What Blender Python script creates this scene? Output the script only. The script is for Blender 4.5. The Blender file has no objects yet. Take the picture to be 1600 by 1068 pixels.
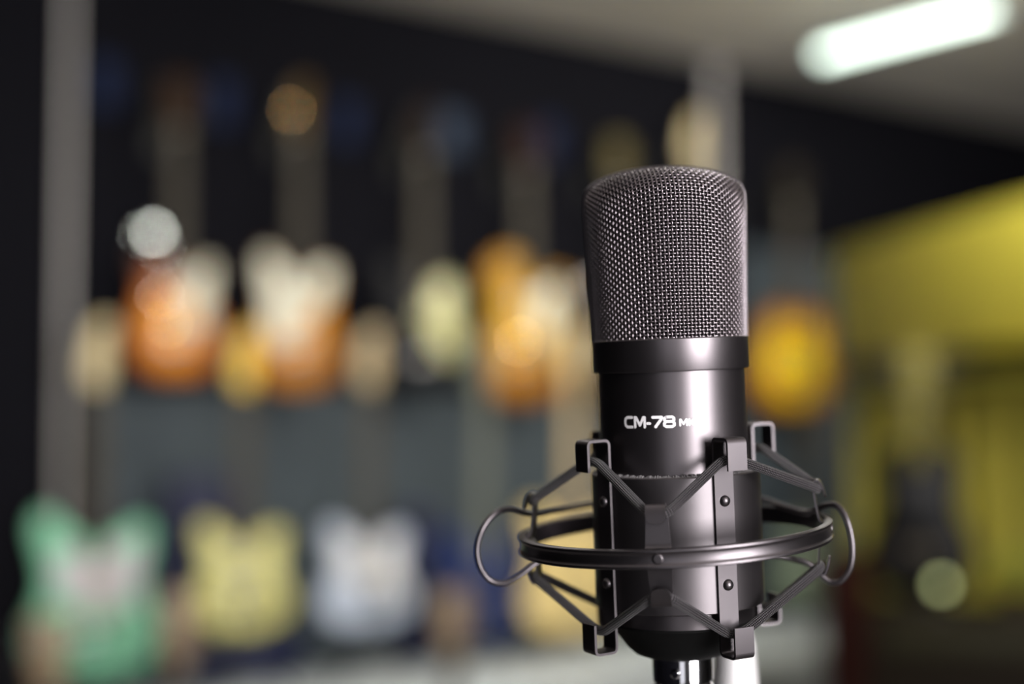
import bpy, bmesh, math, random
from mathutils import Vector, Matrix
random.seed(7)
PI = math.pi
sc = bpy.context.scene
COL = sc.collection
R = math.radians

# ------------------------------------------------------------------ view + camera
sc.view_settings.view_transform = 'Standard'
sc.view_settings.look = 'None'
sc.view_settings.gamma = 1.0
sc.view_settings.use_curve_mapping = False
sc.view_settings.exposure = 0.0
sc.cycles.use_denoising = True
sc.cycles.max_bounces = 6
sc.cycles.diffuse_bounces = 3
sc.cycles.glossy_bounces = 4
sc.cycles.sample_clamp_indirect = 6.0

F = 1600 * 50 / 36.0
TH = math.atan(116 / F)
EYE = 1.5
cam = bpy.data.cameras.new('camera')
cam.lens = 50; cam.sensor_width = 36; cam.clip_start = .02
camo = bpy.data.objects.new('camera', cam); COL.objects.link(camo)
camo.location = (0, 0, EYE); camo.rotation_euler = (PI / 2 + TH, 0, 0)
cam.dof.use_dof = True
cam.dof.aperture_fstop = 2.8
cam.dof.focus_distance = 0.441
cam.dof.aperture_blades = 0
sc.camera = camo

# ------------------------------------------------------------------ materials
MATS = {}
def mat(name, col=(.5, .5, .5), rough=.5, metal=0., emit=0., spec=.5, coat=0., noise=None, bump=None, tint=None, aniso=0.):
    if name in MATS: return MATS[name]
    m = bpy.data.materials.new(name); m.use_nodes = True
    nt = m.node_tree; b = nt.nodes['Principled BSDF']
    b.inputs['Base Color'].default_value = (*col, 1)
    b.inputs['Roughness'].default_value = rough
    b.inputs['Metallic'].default_value = metal
    b.inputs['Specular IOR Level'].default_value = spec
    b.inputs['Coat Weight'].default_value = coat
    if emit:
        b.inputs['Emission Color'].default_value = (*(tint or col), 1)
        b.inputs['Emission Strength'].default_value = emit
    tc = nt.nodes.new('ShaderNodeTexCoord')
    if noise:                                 # (scale, amount) colour variation
        n = nt.nodes.new('ShaderNodeTexNoise'); n.inputs['Scale'].default_value = noise[0]; n.inputs['Detail'].default_value = 4
        nt.links.new(tc.outputs['Object'], n.inputs['Vector'])
        r = nt.nodes.new('ShaderNodeMix'); r.data_type = 'RGBA'
        r.inputs['A'].default_value = (*[c * (1 - noise[1]) for c in col], 1)
        r.inputs['B'].default_value = (*[min(1, c * (1 + noise[1])) for c in col], 1)
        nt.links.new(n.outputs['Fac'], r.inputs['Factor'])
        nt.links.new(r.outputs['Result'], b.inputs['Base Color'])
    if bump:                                  # (scale, strength, distance)
        n2 = nt.nodes.new('ShaderNodeTexNoise'); n2.inputs['Scale'].default_value = bump[0]; n2.inputs['Detail'].default_value = 3
        nt.links.new(tc.outputs['Object'], n2.inputs['Vector'])
        bp = nt.nodes.new('ShaderNodeBump'); bp.inputs['Strength'].default_value = bump[1]; bp.inputs['Distance'].default_value = bump[2]
        nt.links.new(n2.outputs['Fac'], bp.inputs['Height'])
        nt.links.new(bp.outputs['Normal'], b.inputs['Normal'])
    MATS[name] = m
    return m

def burst(name, stops, cx=0, cz=.2, sx=.19, sz=.26):
    """sunburst paint: rings of colour about the middle of a body (object space)"""
    m = bpy.data.materials.new(name); m.use_nodes = True
    nt = m.node_tree; b = nt.nodes['Principled BSDF']
    tc = nt.nodes.new('ShaderNodeTexCoord')
    mp = nt.nodes.new('ShaderNodeMapping'); mp.inputs['Location'].default_value = (-cx / sx, 0, -cz / sz)
    mp.inputs['Scale'].default_value = (1 / sx, 0, 1 / sz)
    ln = nt.nodes.new('ShaderNodeVectorMath'); ln.operation = 'LENGTH'
    cr = nt.nodes.new('ShaderNodeValToRGB')
    el = cr.color_ramp.elements
    el[0].position, el[0].color = stops[0][0], (*stops[0][1], 1)
    el[1].position, el[1].color = stops[-1][0], (*stops[-1][1], 1)
    for p, c in stops[1:-1]:
        e = el.new(p); e.color = (*c, 1)
    nt.links.new(tc.outputs['Object'], mp.inputs['Vector']); nt.links.new(mp.outputs['Vector'], ln.inputs[0])
    nt.links.new(ln.outputs['Value'], cr.inputs['Fac']); nt.links.new(cr.outputs['Color'], b.inputs['Base Color'])
    b.inputs['Roughness'].default_value = .35; b.inputs['Specular IOR Level'].default_value = .15
    MATS[name] = m
    return m

def cord_material():
    m = bpy.data.materials.new('braided_elastic'); m.use_nodes = True
    nt = m.node_tree; b = nt.nodes['Principled BSDF']
    uv = nt.nodes.new('ShaderNodeUVMap')
    outs = []
    for sgn in (1, -1):
        sep = nt.nodes.new('ShaderNodeSeparateXYZ'); nt.links.new(uv.outputs['UV'], sep.inputs[0])
        a = nt.nodes.new('ShaderNodeMath'); a.operation = 'MULTIPLY'; a.inputs[1].default_value = 2 * PI * 7 * sgn
        nt.links.new(sep.outputs['X'], a.inputs[0])
        c = nt.nodes.new('ShaderNodeMath'); c.operation = 'MULTIPLY'; c.inputs[1].default_value = 2 * PI / .0013
        nt.links.new(sep.outputs['Y'], c.inputs[0])
        d = nt.nodes.new('ShaderNodeMath'); d.operation = 'ADD'
        nt.links.new(a.outputs[0], d.inputs[0]); nt.links.new(c.outputs[0], d.inputs[1])
        s = nt.nodes.new('ShaderNodeMath'); s.operation = 'SINE'; nt.links.new(d.outputs[0], s.inputs[0])
        outs.append(s)
    mx = nt.nodes.new('ShaderNodeMath'); mx.operation = 'MULTIPLY'
    nt.links.new(outs[0].outputs[0], mx.inputs[0]); nt.links.new(outs[1].outputs[0], mx.inputs[1])
    cr = nt.nodes.new('ShaderNodeValToRGB')
    cr.color_ramp.elements[0].position = .15; cr.color_ramp.elements[0].color = (.002, .002, .003, 1)
    cr.color_ramp.elements[1].position = .75; cr.color_ramp.elements[1].color = (.30, .27, .29, 1)
    nt.links.new(mx.outputs[0], cr.inputs['Fac']); nt.links.new(cr.outputs['Color'], b.inputs['Base Color'])
    bp = nt.nodes.new('ShaderNodeBump'); bp.inputs['Strength'].default_value = 1.; bp.inputs['Distance'].default_value = .0005
    nt.links.new(mx.outputs[0], bp.inputs['Height']); nt.links.new(bp.outputs['Normal'], b.inputs['Normal'])
    b.inputs['Roughness'].default_value = .36; b.inputs['Specular IOR Level'].default_value = 1.
    return m

MIC = mat('black_satin_metal', (.155, .139, .147), .37, 1., bump=(9000, .10, .00003))
CAP = mat('black_cap', (.004, .004, .004), .6, 0, spec=.1)
CLAMP = mat('shell_satin_metal', (.130, .118, .124), .42, 1., bump=(9000, .10, .00003))
MOUNT = mat('mount_satin_metal', (.135, .122, .129), .35, 1.)
MESHW = mat('grille_wire', (.27, .24, .255), .27, 1.)
LINER = mat('grille_liner', (.003, .0025, .003), .8, 0, spec=.1)
FOAM = mat('foam_lining', (.20, .19, .195), .9, 0, bump=(3000, 1., .0006))
WHITEINK = mat('white_print', (.86, .84, .86), .5)
CHROME = mat('chrome', (.75, .75, .78), .10, 1.)
CORD = cord_material()
CABLE = mat('cable_rubber', (.012, .012, .012), .5)
STANDW = mat('white_stand_metal', (.95, .93, .93), .6, .7)

# ------------------------------------------------------------------ mesh builder
class MB:
    def __init__(s, scale=1.0): s.v = []; s.f = []; s.uv = {}; s.k = scale
    def add(s, vs, fs, uvs=None):
        o = len(s.v); s.v += [tuple(c * s.k for c in v) for v in vs]
        for i, f in enumerate(fs):
            if uvs: s.uv[len(s.f)] = uvs[i]
            s.f.append(tuple(o + j for j in f))
    def box(s, c, d, rot=None, bev=0):
        bm = bmesh.new(); bmesh.ops.create_cube(bm, size=1)
        for v in bm.verts: v.co = Vector((v.co.x * d[0], v.co.y * d[1], v.co.z * d[2]))
        if bev: bmesh.ops.bevel(bm, geom=bm.edges[:], offset=bev, segments=2, profile=.5, affect='EDGES')
        s.bm(bm, c, rot)
    def bm(s, bm, c=(0, 0, 0), rot=None):
        bm.verts.index_update()
        M = Matrix.Translation(c) @ (rot.to_4x4() if rot else Matrix.Identity(4))
        s.add([tuple(M @ v.co) for v in bm.verts], [tuple(v.index for v in f.verts) for f in bm.faces]); bm.free()
    def lathe(s, prof, n=64, c=(0, 0, 0), axis='Z', caps=True, closed=False, rot=None):
        vs = []; fs = []
        for r, z in prof:
            for i in range(n):
                a = 2 * PI * i / n
                p = Vector((r * math.cos(a), r * math.sin(a), z))
                if axis == 'Y': p = Vector((p.x, p.z, p.y))
                if rot: p = rot @ p
                vs.append(tuple(p + Vector(c)))
        m = len(prof)
        for j in range(m if closed else m - 1):
            for i in range(n):
                a, b_ = j * n + i, j * n + (i + 1) % n
                c_, d_ = ((j + 1) % m) * n + (i + 1) % n, ((j + 1) % m) * n + i
                fs.append((a, b_, c_, d_))
        if caps and not closed:
            fs.append(tuple(range(n - 1, -1, -1))); fs.append(tuple((m - 1) * n + i for i in range(n)))
        s.add(vs, fs)
    def tube(s, pts, r, n=8, closed=False, caps=True, uv=False, flat=None):
        pts = [Vector(p) for p in pts]; m = len(pts)
        tan = []
        for i in range(m):
            a = pts[(i - 1) % m] if (closed or i > 0) else pts[i]
            b_ = pts[(i + 1) % m] if (closed or i < m - 1) else pts[i]
            tan.append((b_ - a).normalized())
        ref = Vector((0, 0, 1)) if abs(tan[0].z) < .9 else Vector((1, 0, 0))
        nrm = (ref - tan[0] * ref.dot(tan[0])).normalized()
        vs = []; L = [0.]
        for i in range(m):
            if i: L.append(L[-1] + (pts[i] - pts[i - 1]).length)
            nrm = (nrm - tan[i] * nrm.dot(tan[i])).normalized()
            bi = tan[i].cross(nrm)
            rr = r[i] if isinstance(r, (list, tuple)) else r
            for k in range(n):
                a = 2 * PI * k / n
                vs.append(tuple(pts[i] + nrm * (rr * math.cos(a)) + bi * (rr * math.sin(a))))
        fs = []; uvs = []
        for i in range(m if closed else m - 1):
            j = (i + 1) % m
            l0 = L[i] * s.k; l1 = (L[j] if j else L[i] + (pts[0] - pts[i]).length) * s.k
            for k in range(n):
                k2 = (k + 1) % n
                fs.append((i * n + k, i * n + k2, j * n + k2, j * n + k))
                uvs.append(((k / n, l0), ((k + 1) / n, l0), ((k + 1) / n, l1), (k / n, l1)))
        if caps and not closed:
            fs.append(tuple(range(n - 1, -1, -1))); fs.append(tuple((m - 1) * n + k for k in range(n)))
            uvs += [tuple((0, 0) for _ in range(n))] * 2
        s.add(vs, fs, uvs if uv else None)
    def ribbon(s, path, phi, w, t):
        """flat strip bent in a radial plane: path = (r,z) points, phi azimuth, w width (or list), t thickness"""
        er = Vector((math.sin(phi), -math.cos(phi), 0)); et = Vector((math.cos(phi), math.sin(phi), 0))
        m = len(path); vs = []; fs = []
        P = [Vector((a, b_)) for a, b_ in path]
        for i in range(m):
            d = (P[min(i + 1, m - 1)] - P[max(i - 1, 0)]).normalized(); nn = Vector((d.y, -d.x))
            ww = w[i] if isinstance(w, (list, tuple)) else w
            for (sg, tg) in ((1, 1), (1, -1), (-1, -1), (-1, 1)):
                q = P[i] + nn * (t / 2 * sg)
                p = er * q.x + Vector((0, 0, q.y)) + et * (ww / 2 * tg)
                vs.append(tuple(p))
        for i in range(m - 1):
            for k in range(4):
                k2 = (k + 1) % 4
                fs.append((i * 4 + k, i * 4 + k2, (i + 1) * 4 + k2, (i + 1) * 4 + k))
        fs.append((3, 2, 1, 0)); fs.append(tuple((m - 1) * 4 + k for k in range(4)))
        s.add(vs, fs)
    def plate(s, outline, y0, y1, bev=0.):
        """outline (x,z) extruded in y from y0 (front) to y1 (back), rim bevelled"""
        n = len(outline); cx = sum(p[0] for p in outline) / n; cz = sum(p[1] for p in outline) / n
        def ins(d):
            out = []
            for i in range(n):
                a = Vector(outline[i - 1]); b_ = Vector(outline[(i + 1) % n]); t = (b_ - a).normalized()
                nn = Vector((t.y, -t.x))
                p = Vector(outline[i])
                if nn.dot(p - Vector((cx, cz))) < 0 and False: nn = -nn
                out.append(p - nn * d * sgn)
            return out
        area = sum(outline[i][0] * outline[(i + 1) % n][1] - outline[(i + 1) % n][0] * outline[i][1] for i in range(n))
        sgn = 1 if area > 0 else -1
        rings = [(ins(bev), y0), (ins(bev * .3), y0 + bev * .3), (outline, y0 + bev), (outline, y1 - bev), (ins(bev), y1)] if bev else [(outline, y0), (outline, y1)]
        vs = []; fs = []
        for ring, y in rings: vs += [(p[0], y, p[1]) for p in ring]
        for j in range(len(rings) - 1):
            for i in range(n):
                a = (j * n + i, j * n + (i + 1) % n, (j + 1) * n + (i + 1) % n, (j + 1) * n + i)
                fs.append(a if sgn < 0 else a[::-1])
        fr = tuple(range(n)); bk = tuple((len(rings) - 1) * n + i for i in range(n))
        fs.append(fr if sgn > 0 else fr[::-1]); fs.append(bk[::-1] if sgn > 0 else bk)
        s.add(vs, fs)
    def mesh(s, name, m, smooth=35):
        me = bpy.data.meshes.new(name); me.from_pydata(s.v, [], s.f)
        if s.uv:
            ul = me.uv_layers.new(name='UVMap')
            for fi, u in s.uv.items():
                p = me.polygons[fi]
                for k, li in enumerate(p.loop_indices): ul.data[li].uv = u[k]
        me.materials.append(m)
        if smooth:
            me.shade_smooth(); me.set_sharp_from_angle(angle=R(smooth))
        me.update()
        return me
    def build(s, name, m, parent=None, smooth=35, label=None):
        o = bpy.data.objects.new(name, s.mesh(name, m, smooth)); COL.objects.link(o)
        if parent: o.parent = parent
        if label: o['label'] = label
        return o

def put(name, me, parent, loc=(0, 0, 0), rot=None, scale=None):
    o = bpy.data.objects.new(name, me); COL.objects.link(o); o.parent = parent; o.location = loc
    if rot: o.rotation_euler = rot
    if scale: o.scale = scale
    return o
def thing(name, label, cat, group=None, M=None, loc=None, rz=0, scale=1):
    o = bpy.data.objects.new(name, None); COL.objects.link(o); o.empty_display_size = .05
    if M is not None: o.matrix_world = M
    if loc is not None: o.location = loc; o.rotation_euler = (0, 0, rz)
    if scale != 1: o.scale = (scale,) * 3 if not isinstance(scale, tuple) else scale
    o['label'] = label; o['category'] = cat
    if group: o['group'] = group
    return o
def tag(o, label, cat, group=None):
    o['label'] = label; o['category'] = cat
    if group: o['group'] = group
    return o
def catmull(pts, n=8, closed=False):
    pts = [Vector(p) for p in pts]; m = len(pts); out = []
    for i in range(m if closed else m - 1):
        if closed: p0, p1, p2, p3 = pts[i - 1], pts[i], pts[(i + 1) % m], pts[(i + 2) % m]
        else: p0, p1, p2, p3 = pts[max(i - 1, 0)], pts[i], pts[i + 1], pts[min(i + 2, m - 1)]
        for k in range(n):
            t = k / n
            out.append(.5 * ((2 * p1) + (p2 - p0) * t + (2 * p0 - 5 * p1 + 4 * p2 - p3) * t * t + (3 * p1 - p0 - 3 * p2 + p3) * t ** 3))
    if not closed: out.append(pts[-1])
    return out

# ================================================================== MICROPHONE
DM = .4716; U = DM / F; LEAN = -R(2.27)
MM = Matrix.Translation((0, 0, EYE)) @ Matrix.Rotation(TH, 4, 'X') @ Matrix.Translation((246.5 * U, DM, 0)) @ Matrix.Rotation(LEAN, 4, 'Y')
def loc(px, py, yd=0):
    k = (F + yd) / F
    p = Vector(((px - 800) * k - 246.5, yd, (534 - py) * k))
    return Matrix.Rotation(-LEAN, 3, 'Y') @ p
def azp(phi, r, z): return Vector((r * math.sin(phi), -r * math.cos(phi), z))

mic = thing('studio_microphone', 'black large-diaphragm studio microphone with woven metal grille, held upright in the wire shock mount', 'microphone', M=MM)

# --- grille: woven wires on a wedge-topped shape
def grad(z): return 116.5 + 6.5 * max(0, min(1, (z - 4) / 225.)) ** 1.3
def gsurf(phi, sv, off=0.):
    sx = math.sin(phi); cx = math.cos(phi)
    ztop = 226 + 44 * math.sqrt(max(0, 1 - sx * sx))
    # round the outer corner
    z = 2 + (ztop - 2) * sv
    r = grad(z) + off
    zc = 1.0 - 62.0 / (ztop - 2)
    if sv > zc:
        u = (sv - zc) / (1 - zc); prof = math.sqrt(max(0, 1 - u ** 2.3))
    else: prof = 1
    edge = max(0, abs(sx) - .90) / .10
    if sv > .955: r -= 4.5 * ((sv - .955) / .045) ** 2 * edge
    return Vector((r * sx, -r * cx * prof, z + (off if prof < 1 else 0) * (1 - prof)))
NV, NH, SUB = 122, 54, 2
g = MB(U)
def amp(i, j): return 1.15 if (i + j) % 2 == 0 else -1.15
for i in range(NV):
    phi = 2 * PI * (i + .5) / NV
    pts = []
    for j2 in range(NH * SUB + 1):
        s_ = j2 / (NH * SUB)
        a = 1.75 * math.cos(PI * j2 / SUB + PI * i)
        pts.append(gsurf(phi, s_, a))
    g.tube(pts, 1.62, n=6, caps=False)
for j in range(1, NH):
    s_ = j / NH; pts = []
    for i2 in range(NV * SUB):
        phi = 2 * PI * (i2 / SUB + .5) / NV
        a = -1.2 * math.cos(PI * i2 / SUB + PI * j)
        pts.append(gsurf(phi, s_, a))
    g.tube(pts, 1.3, n=5, closed=True)
g.build('grille', MESHW, mic, smooth=80)
l = MB(U)
N1, N2 = 72, 40
vs = [tuple(gsurf(2 * PI * i / N1, j / N2 * .985, -8)) for j in range(N2 + 1) for i in range(N1)]
fs = [(j * N1 + i, j * N1 + (i + 1) % N1, (j + 1) * N1 + (i + 1) % N1, (j + 1) * N1 + i) for j in range(N2) for i in range(N1)]
l.add(vs, fs); l.build('grille_liner', LINER, mic, smooth=60)
rm = MB(U)
side = []
for k in range(0, 23): side.append((1, gsurf(PI / 2, k / 24., 3.6)))
arch = [Vector((p.x, 0, p.z)) for _, p in side]
top = []
for k in range(-24, 25):
    a = (1 - abs(k) / 24.) 
    xx = 121 * (math.copysign(1 - a ** 1.25, k))
    top.append(Vector((xx, 0, 227.5 + 45 * math.sqrt(max(0, 1 - (xx / 126.) ** 2)))))
path = arch + [Vector((125.3, 0, 229))] + top[::-1] + [Vector((-125.3, 0, 229))] + [Vector((-p.x, 0, p.z)) for p in arch[::-1]]
rm.tube(path, 3.5, n=10)
rm.build('grille_rim', mat('rim_metal', (.09, .08, .085), .35, 1.), mic, smooth=60)

# --- collar, barrel, cap
c = MB(U); c.lathe([(112, 6), (121, 6), (122.5, 4.5), (122.5, -41), (121.5, -43.5), (112, -44)], n=128); c.build('collar', MIC, mic)
c = MB(U); c.lathe([(113, -40), (115, -42), (115, -409), (114.5, -428), (110, -429)], n=128); c.build('barrel', MIC, mic)
c = MB(U); c.lathe([(100, -424), (114, -427.5), (114, -432), (108, -440), (97, -454), (86, -470), (74, -481), (60, -486), (46, -488)], n=96); c.build('end_cap', CAP, mic)
for (px, py) in ():
    pass
# --- printed lettering (strokes laid on the barrel)
def glyph(mb, strokes, x0, z0, w, h, sw, Rr=115.35):
    for sn, st in enumerate(strokes):
        Rq = Rr + .45 * sn
        P = [Vector((x0 + a * (w - sw) + sw / 2, z0 + b_ * (h - sw) + sw / 2)) for a, b_ in st]
        for a, b_ in zip(P[:-1], P[1:]):
            d = (b_ - a); Ln = d.length; d.normalize(); nn = Vector((-d.y, d.x)) * sw / 2
            K = max(1, int(Ln / 3)); vs = []
            for k in range(K + 1):
                q = a + d * (Ln * k / K)
                for e in (q + nn, q - nn):
                    vs.append(tuple(azp(e.x / 115., Rq, e.y)))
            mb.add(vs, [(2 * k, 2 * k + 1, 2 * k + 3, 2 * k + 2) for k in range(K)])
        for q in P:
            vs = [tuple(azp((q.x + sw / 2 * math.cos(2 * PI * k / 10)) / 115., Rq + .2, q.y + sw / 2 * math.sin(2 * PI * k / 10))) for k in range(10)]
            mb.add(vs, [tuple(range(10))])
GL = {
 'C': [[(1, 1), (.3, 1), (.06, .84), (0, .6), (0, .4), (.06, .16), (.3, 0), (1, 0)]],
 'M': [[(0, 0), (0, 1), (.12, 1), (.5, .18), (.88, 1), (1, 1), (1, 0)]],
 '-': [[(0, .36), (1, .36)]],
 '7': [[(0, 1), (1, 1), (.95, .8), (.3, 0)]],
 '8': [[(.2, 1), (.8, 1), (.97, .88), (.97, .66), (.8, .53), (.2, .53), (.03, .66), (.03, .88), (.2, 1)],
       [(.2, .53), (0, .36), (0, .14), (.2, 0), (.8, 0), (1, .14), (1, .36), (.8, .53)]],
 'K': [[(0, 0), (0, 1)], [(1, 1), (.12, .5), (1, 0)]],
 '2': [[(0, 1), (.8, 1), (1, .86), (1, .64), (.8, .52), (.2, .48), (0, .34), (0, 0), (1, 0)]],
}
t = MB(U)
def arc(deg): return 115 * R(deg)
zb = -126.8; xs = arc(-45.5)
for ch, w, sw, adv in (('C', 17, 4.3, 19.5), ('M', 20, 4.1, 22), ('-', 8, 4.2, 9), ('7', 18, 4.4, 18.8), ('8', 19, 4.3, 19)):
    glyph(t, GL[ch], xs, zb, w, 18.6, sw); xs += adv * .92
xs = arc(-1.8); 
for ch, w, sw, adv in (('M', 13, 2.9, 14.6), ('K', 9.5, 2.9, 11), ('2', 9.5, 2.8, 10.5)):
    glyph(t, GL[ch], xs, zb + 1.8, w, 11.6, sw); xs += adv * .93
t.build('lettering', WHITEINK, mic, smooth=0, label='white printed model lettering')

# ================================================================== SHOCK MOUNT
sm = thing('shock_mount', 'black wire-and-ring shock mount with braided elastic cords, clamped round the microphone barrel', 'shock mount', M=MM)
SA = [R(25.5), R(112), R(220), R(300.5)]
HA = [R(-12), R(78), R(168), R(258)]
c = MB(U)
c.lathe([(117, -200), (129.5, -200), (131, -201.5), (131, -402), (129.5, -403.5), (117, -403.5)], n=128, closed=True)
c.build('clamp_shell', CLAMP, sm)
c = MB(U)
n = 420; vs = []
for i in range(n):
    a = 2 * PI * i / n; h = -199.5 + 3 * abs(math.sin(i * 12.9898) * math.sin(i * 1.7)) + random.random() * 1.3
    ro = 121 + random.random() * 2.5
    vs += [(117 * math.cos(a), 117 * math.sin(a), -201), (117 * math.cos(a), 117 * math.sin(a), h), (ro * math.cos(a), ro * math.sin(a), h - .6), (126 * math.cos(a), 126 * math.sin(a), -200)]
fs = [(4 * i + k, 4 * ((i + 1) % n) + k, 4 * ((i + 1) % n) + k + 1, 4 * i + k + 1) for i in range(n) for k in range(3)]
c.add(vs, fs); c.build('foam_lining', FOAM, sm, smooth=0)

def roundpath(pts, rad, k=5):
    out = []
    P = [Vector(p) for p in pts]
    for i, p in enumerate(P):
        if i in (0, len(P) - 1): out.append(p); continue
        a = (P[i - 1] - p); b_ = (P[i + 1] - p); r = min(rad, a.length / 2, b_.length / 2)
        p0 = p + a.normalized() * r; p2 = p + b_.normalized() * r
        for j in range(k + 1):
            t_ = j / k; out.append(p0 * (1 - t_) ** 2 + p * 2 * t_ * (1 - t_) + p2 * t_ * t_)
    return out
strip_path = roundpath([(171, -190), (171, -144), (133.2, -144), (133.2, -463), (171, -463), (171, -418)], 8)
for k, ph in enumerate(SA):
    c = MB(U); c.ribbon([tuple(p) for p in strip_path], ph, 33, 4); st = c.build('bracket_strip', MOUNT, sm, smooth=30)
    if k == 1: st.location = (0, 0, 8 * U)
    for zz in (-237, -361):
        c = MB(U)
        rot = Matrix.Rotation(ph, 3, 'Z') @ Matrix.Rotation(PI / 2, 3, 'X')
        c.lathe([(8.5, -1), (8.5, 1.5), (7.4, 4.2), (5, 6.2), (2.2, 7.2), (.1, 7.5)], n=24, c=tuple(azp(ph, 134.8, zz)), rot=rot)
        c.build('rivet', MOUNT, st, smooth=60)
# ring
c = MB(U)
c.lathe([(238, -286.5), (239, -285.5), (247.5, -285.5), (249.6, -287), (249.6, -290), (247.2, -292.5), (246.6, -295), (246.6, -305), (247.2, -307.5), (249.6, -310),
         (249.6, -313), (247.5, -314.5), (239, -314.5), (238, -313.5)], n=200, closed=True)
TILT = Matrix.Translation((-5 * U, 0, -300 * U)) @ Matrix.Scale(.975, 4) @ Matrix.Rotation(-R(1.6), 4, 'Y') @ Matrix.Translation((0, 0, 300 * U))
ring = c.build('outer_ring', MOUNT, sm, smooth=40); ring.matrix_local = TILT
# hook tabs
for ph in HA:
    up = [(239.5, -300), (238, -285), (228, -262), (221, -240)]
    c = MB(U)
    pth = catmull([(237, -306), (236, -294), (229, -284), (225.5, -264), (223, -240), (223, -229), (227, -224), (232.5, -225.5), (236.5, -234), (239, -243), (241, -251)], 4)
    m = len(pth); W = []
    for i in range(m):
        q = i / (m - 1)
        W.append(43 - 13 * min(1, q / .5) if q < .78 else 30)
        if q > .86: W[-1] = 29 * math.sqrt(max(.04, 1 - ((q - .86) / .14) ** 2))
    c.ribbon([tuple(p) for p in pth], ph, W, 3)
    c.build('hook_tab', MOUNT, sm, smooth=30).matrix_local = TILT
    c = MB(U)
    pth = [(a, -594 - b_) for a, b_ in pth]
    c.ribbon([tuple(p) for p in pth], ph, W, 3)
    c.build('hook_tab', MOUNT, sm, smooth=30).matrix_local = TILT
    c = MB(U); rot = Matrix.Rotation(ph, 3, 'Z') @ Matrix.Rotation(PI / 2, 3, 'X')
    c.lathe([(8.2, -1), (8.2, .2), (7, 1.4), (5.6, 1.6), (.1, 1.2)], n=24, c=tuple(azp(ph, 247, -300)), rot=rot)
    c.build('ring_rivet', MOUNT, sm, smooth=60).matrix_local = TILT
# elastic cords
def cordpath(zb_, zr, sgn):
    pts = []
    order = sorted([(a % (2 * PI), 'b') for a in SA] + [(a % (2 * PI), 'h') for a in HA])
    for a, kd in order:
        rr, zz, dt = (153, zb_, 17) if kd == 'b' else (227.5, zr, 15)
        et = Vector((math.cos(a), math.sin(a), 0)); p = azp(a, rr, zz)
        if kd == 'h': p = Vector((p.x * .975 - 5, p.y * .975, p.z + p.x * math.tan(R(1.6))))
        dz = sgn * (2.5 if kd == 'b' else -2.5)
        pts += [p - et * dt - Vector((0, 0, dz)), p - et * dt * .45, p + et * dt * .45, p + et * dt - Vector((0, 0, dz))]
    out = []
    m = len(pts)
    for i in range(m):
        p = pts[i]; q = pts[(i + 1) % m]
        K = 2 if i % 4 != 3 else 24
        for k in range(K): out.append(p.lerp(q, k / K))
    # light smoothing
    for _ in range(3):
        out = [(out[i - 1] + out[i] * 2 + out[(i + 1) % len(out)]) / 4 for i in range(len(out))]
    return out
for zb_, zr, sg in ((-175, -240, 1), (-430, -356, -1)):
    c = MB(U); c.tube(cordpath(zb_, zr, sg), 7.2, n=20, closed=True, uv=True)
    c.build('elastic_cord', CORD, sm, smooth=60, label='braided black elastic cord')
# spring wire with a loop at each side
c = MB(U)
wl = [(1056, 772, 225), (1000, 776, 215), (925, 788, 165), (870, 797, 115), (838, 803, 80), (820, 801, 58), (798, 795, 35), (775, 801, 12), (755, 824, -2), (745.5, 855, -6),
      (750, 885, -5), (766, 906, 0), (788, 911, 2), (812, 899, 5), (836, 881, 12), (858, 871, 25), (885, 868, 50)]
wr = [(1100, 768, 222), (1187, 779, 165), (1225, 791, 112), (1255, 800, 72), (1272, 798, 52), (1290, 789, 28), (1308, 790, 8), (1322, 808, -6), (1331.5, 848, -12), (1329, 885, -12),
      (1314, 907, -8), (1298, 909, -2), (1283, 898, 2), (1264, 881, 5), (1243, 874, 5), (1215, 868, 0), (1190, 866, -10)]
pp = [loc(*p) for p in wl[::-1]] + [loc(*p) for p in wr]
c.tube(catmull(pp, 8), 4.9, n=14); c.build('spring_wire', MOUNT, sm, smooth=60)
# swivel arm at the back down to the stand
c = MB(U)
c.box((20, 258, -300), (40, 30, 60), bev=5)
c.tube([(20, 262, -320), (36, 262, -400), (60, 220, -470)], 16, n=20)
c.build('swivel_arm', MOUNT, sm)

# ================================================================== PLUG + CABLE, STAND
cb = thing('microphone_cable', 'black cable with chrome plug pushed into the bottom of the microphone', 'cable', M=MM)
c = MB(U); c.lathe([(46, -486), (47, -488), (47, -526), (45.5, -528), (44, -529), (44, -533), (47, -535), (47, -600), (40, -610), (30, -660), (24, -700)], n=64); c.build('plug', CHROME, cb, label='chrome plug shell')
c = MB(U); c.lathe([(8, 0), (8, 3), (5, 6), (.1, 6.5)], n=20, c=tuple(azp(R(-20), 46, -508)), rot=Matrix.Rotation(R(-20), 3, 'Z') @ Matrix.Rotation(PI / 2, 3, 'X')); c.build('screw', CHROME, cb)
Mi = MM.inverted()
c = MB(1)
cp = [Vector((0, 0, -690 * U)), Vector((0, .002, -900 * U)), Vector((0, .01, -1400 * U)), Mi @ Vector((-.03, .46, .6)), Mi @ Vector((-.22, .36, .04)), Mi @ Vector((-.5, .3, .01)), Mi @ Vector((-.9, .3, .01))]
c.tube(catmull(cp, 10), .0032, n=10); c.build('cord', CABLE, cb)

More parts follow.
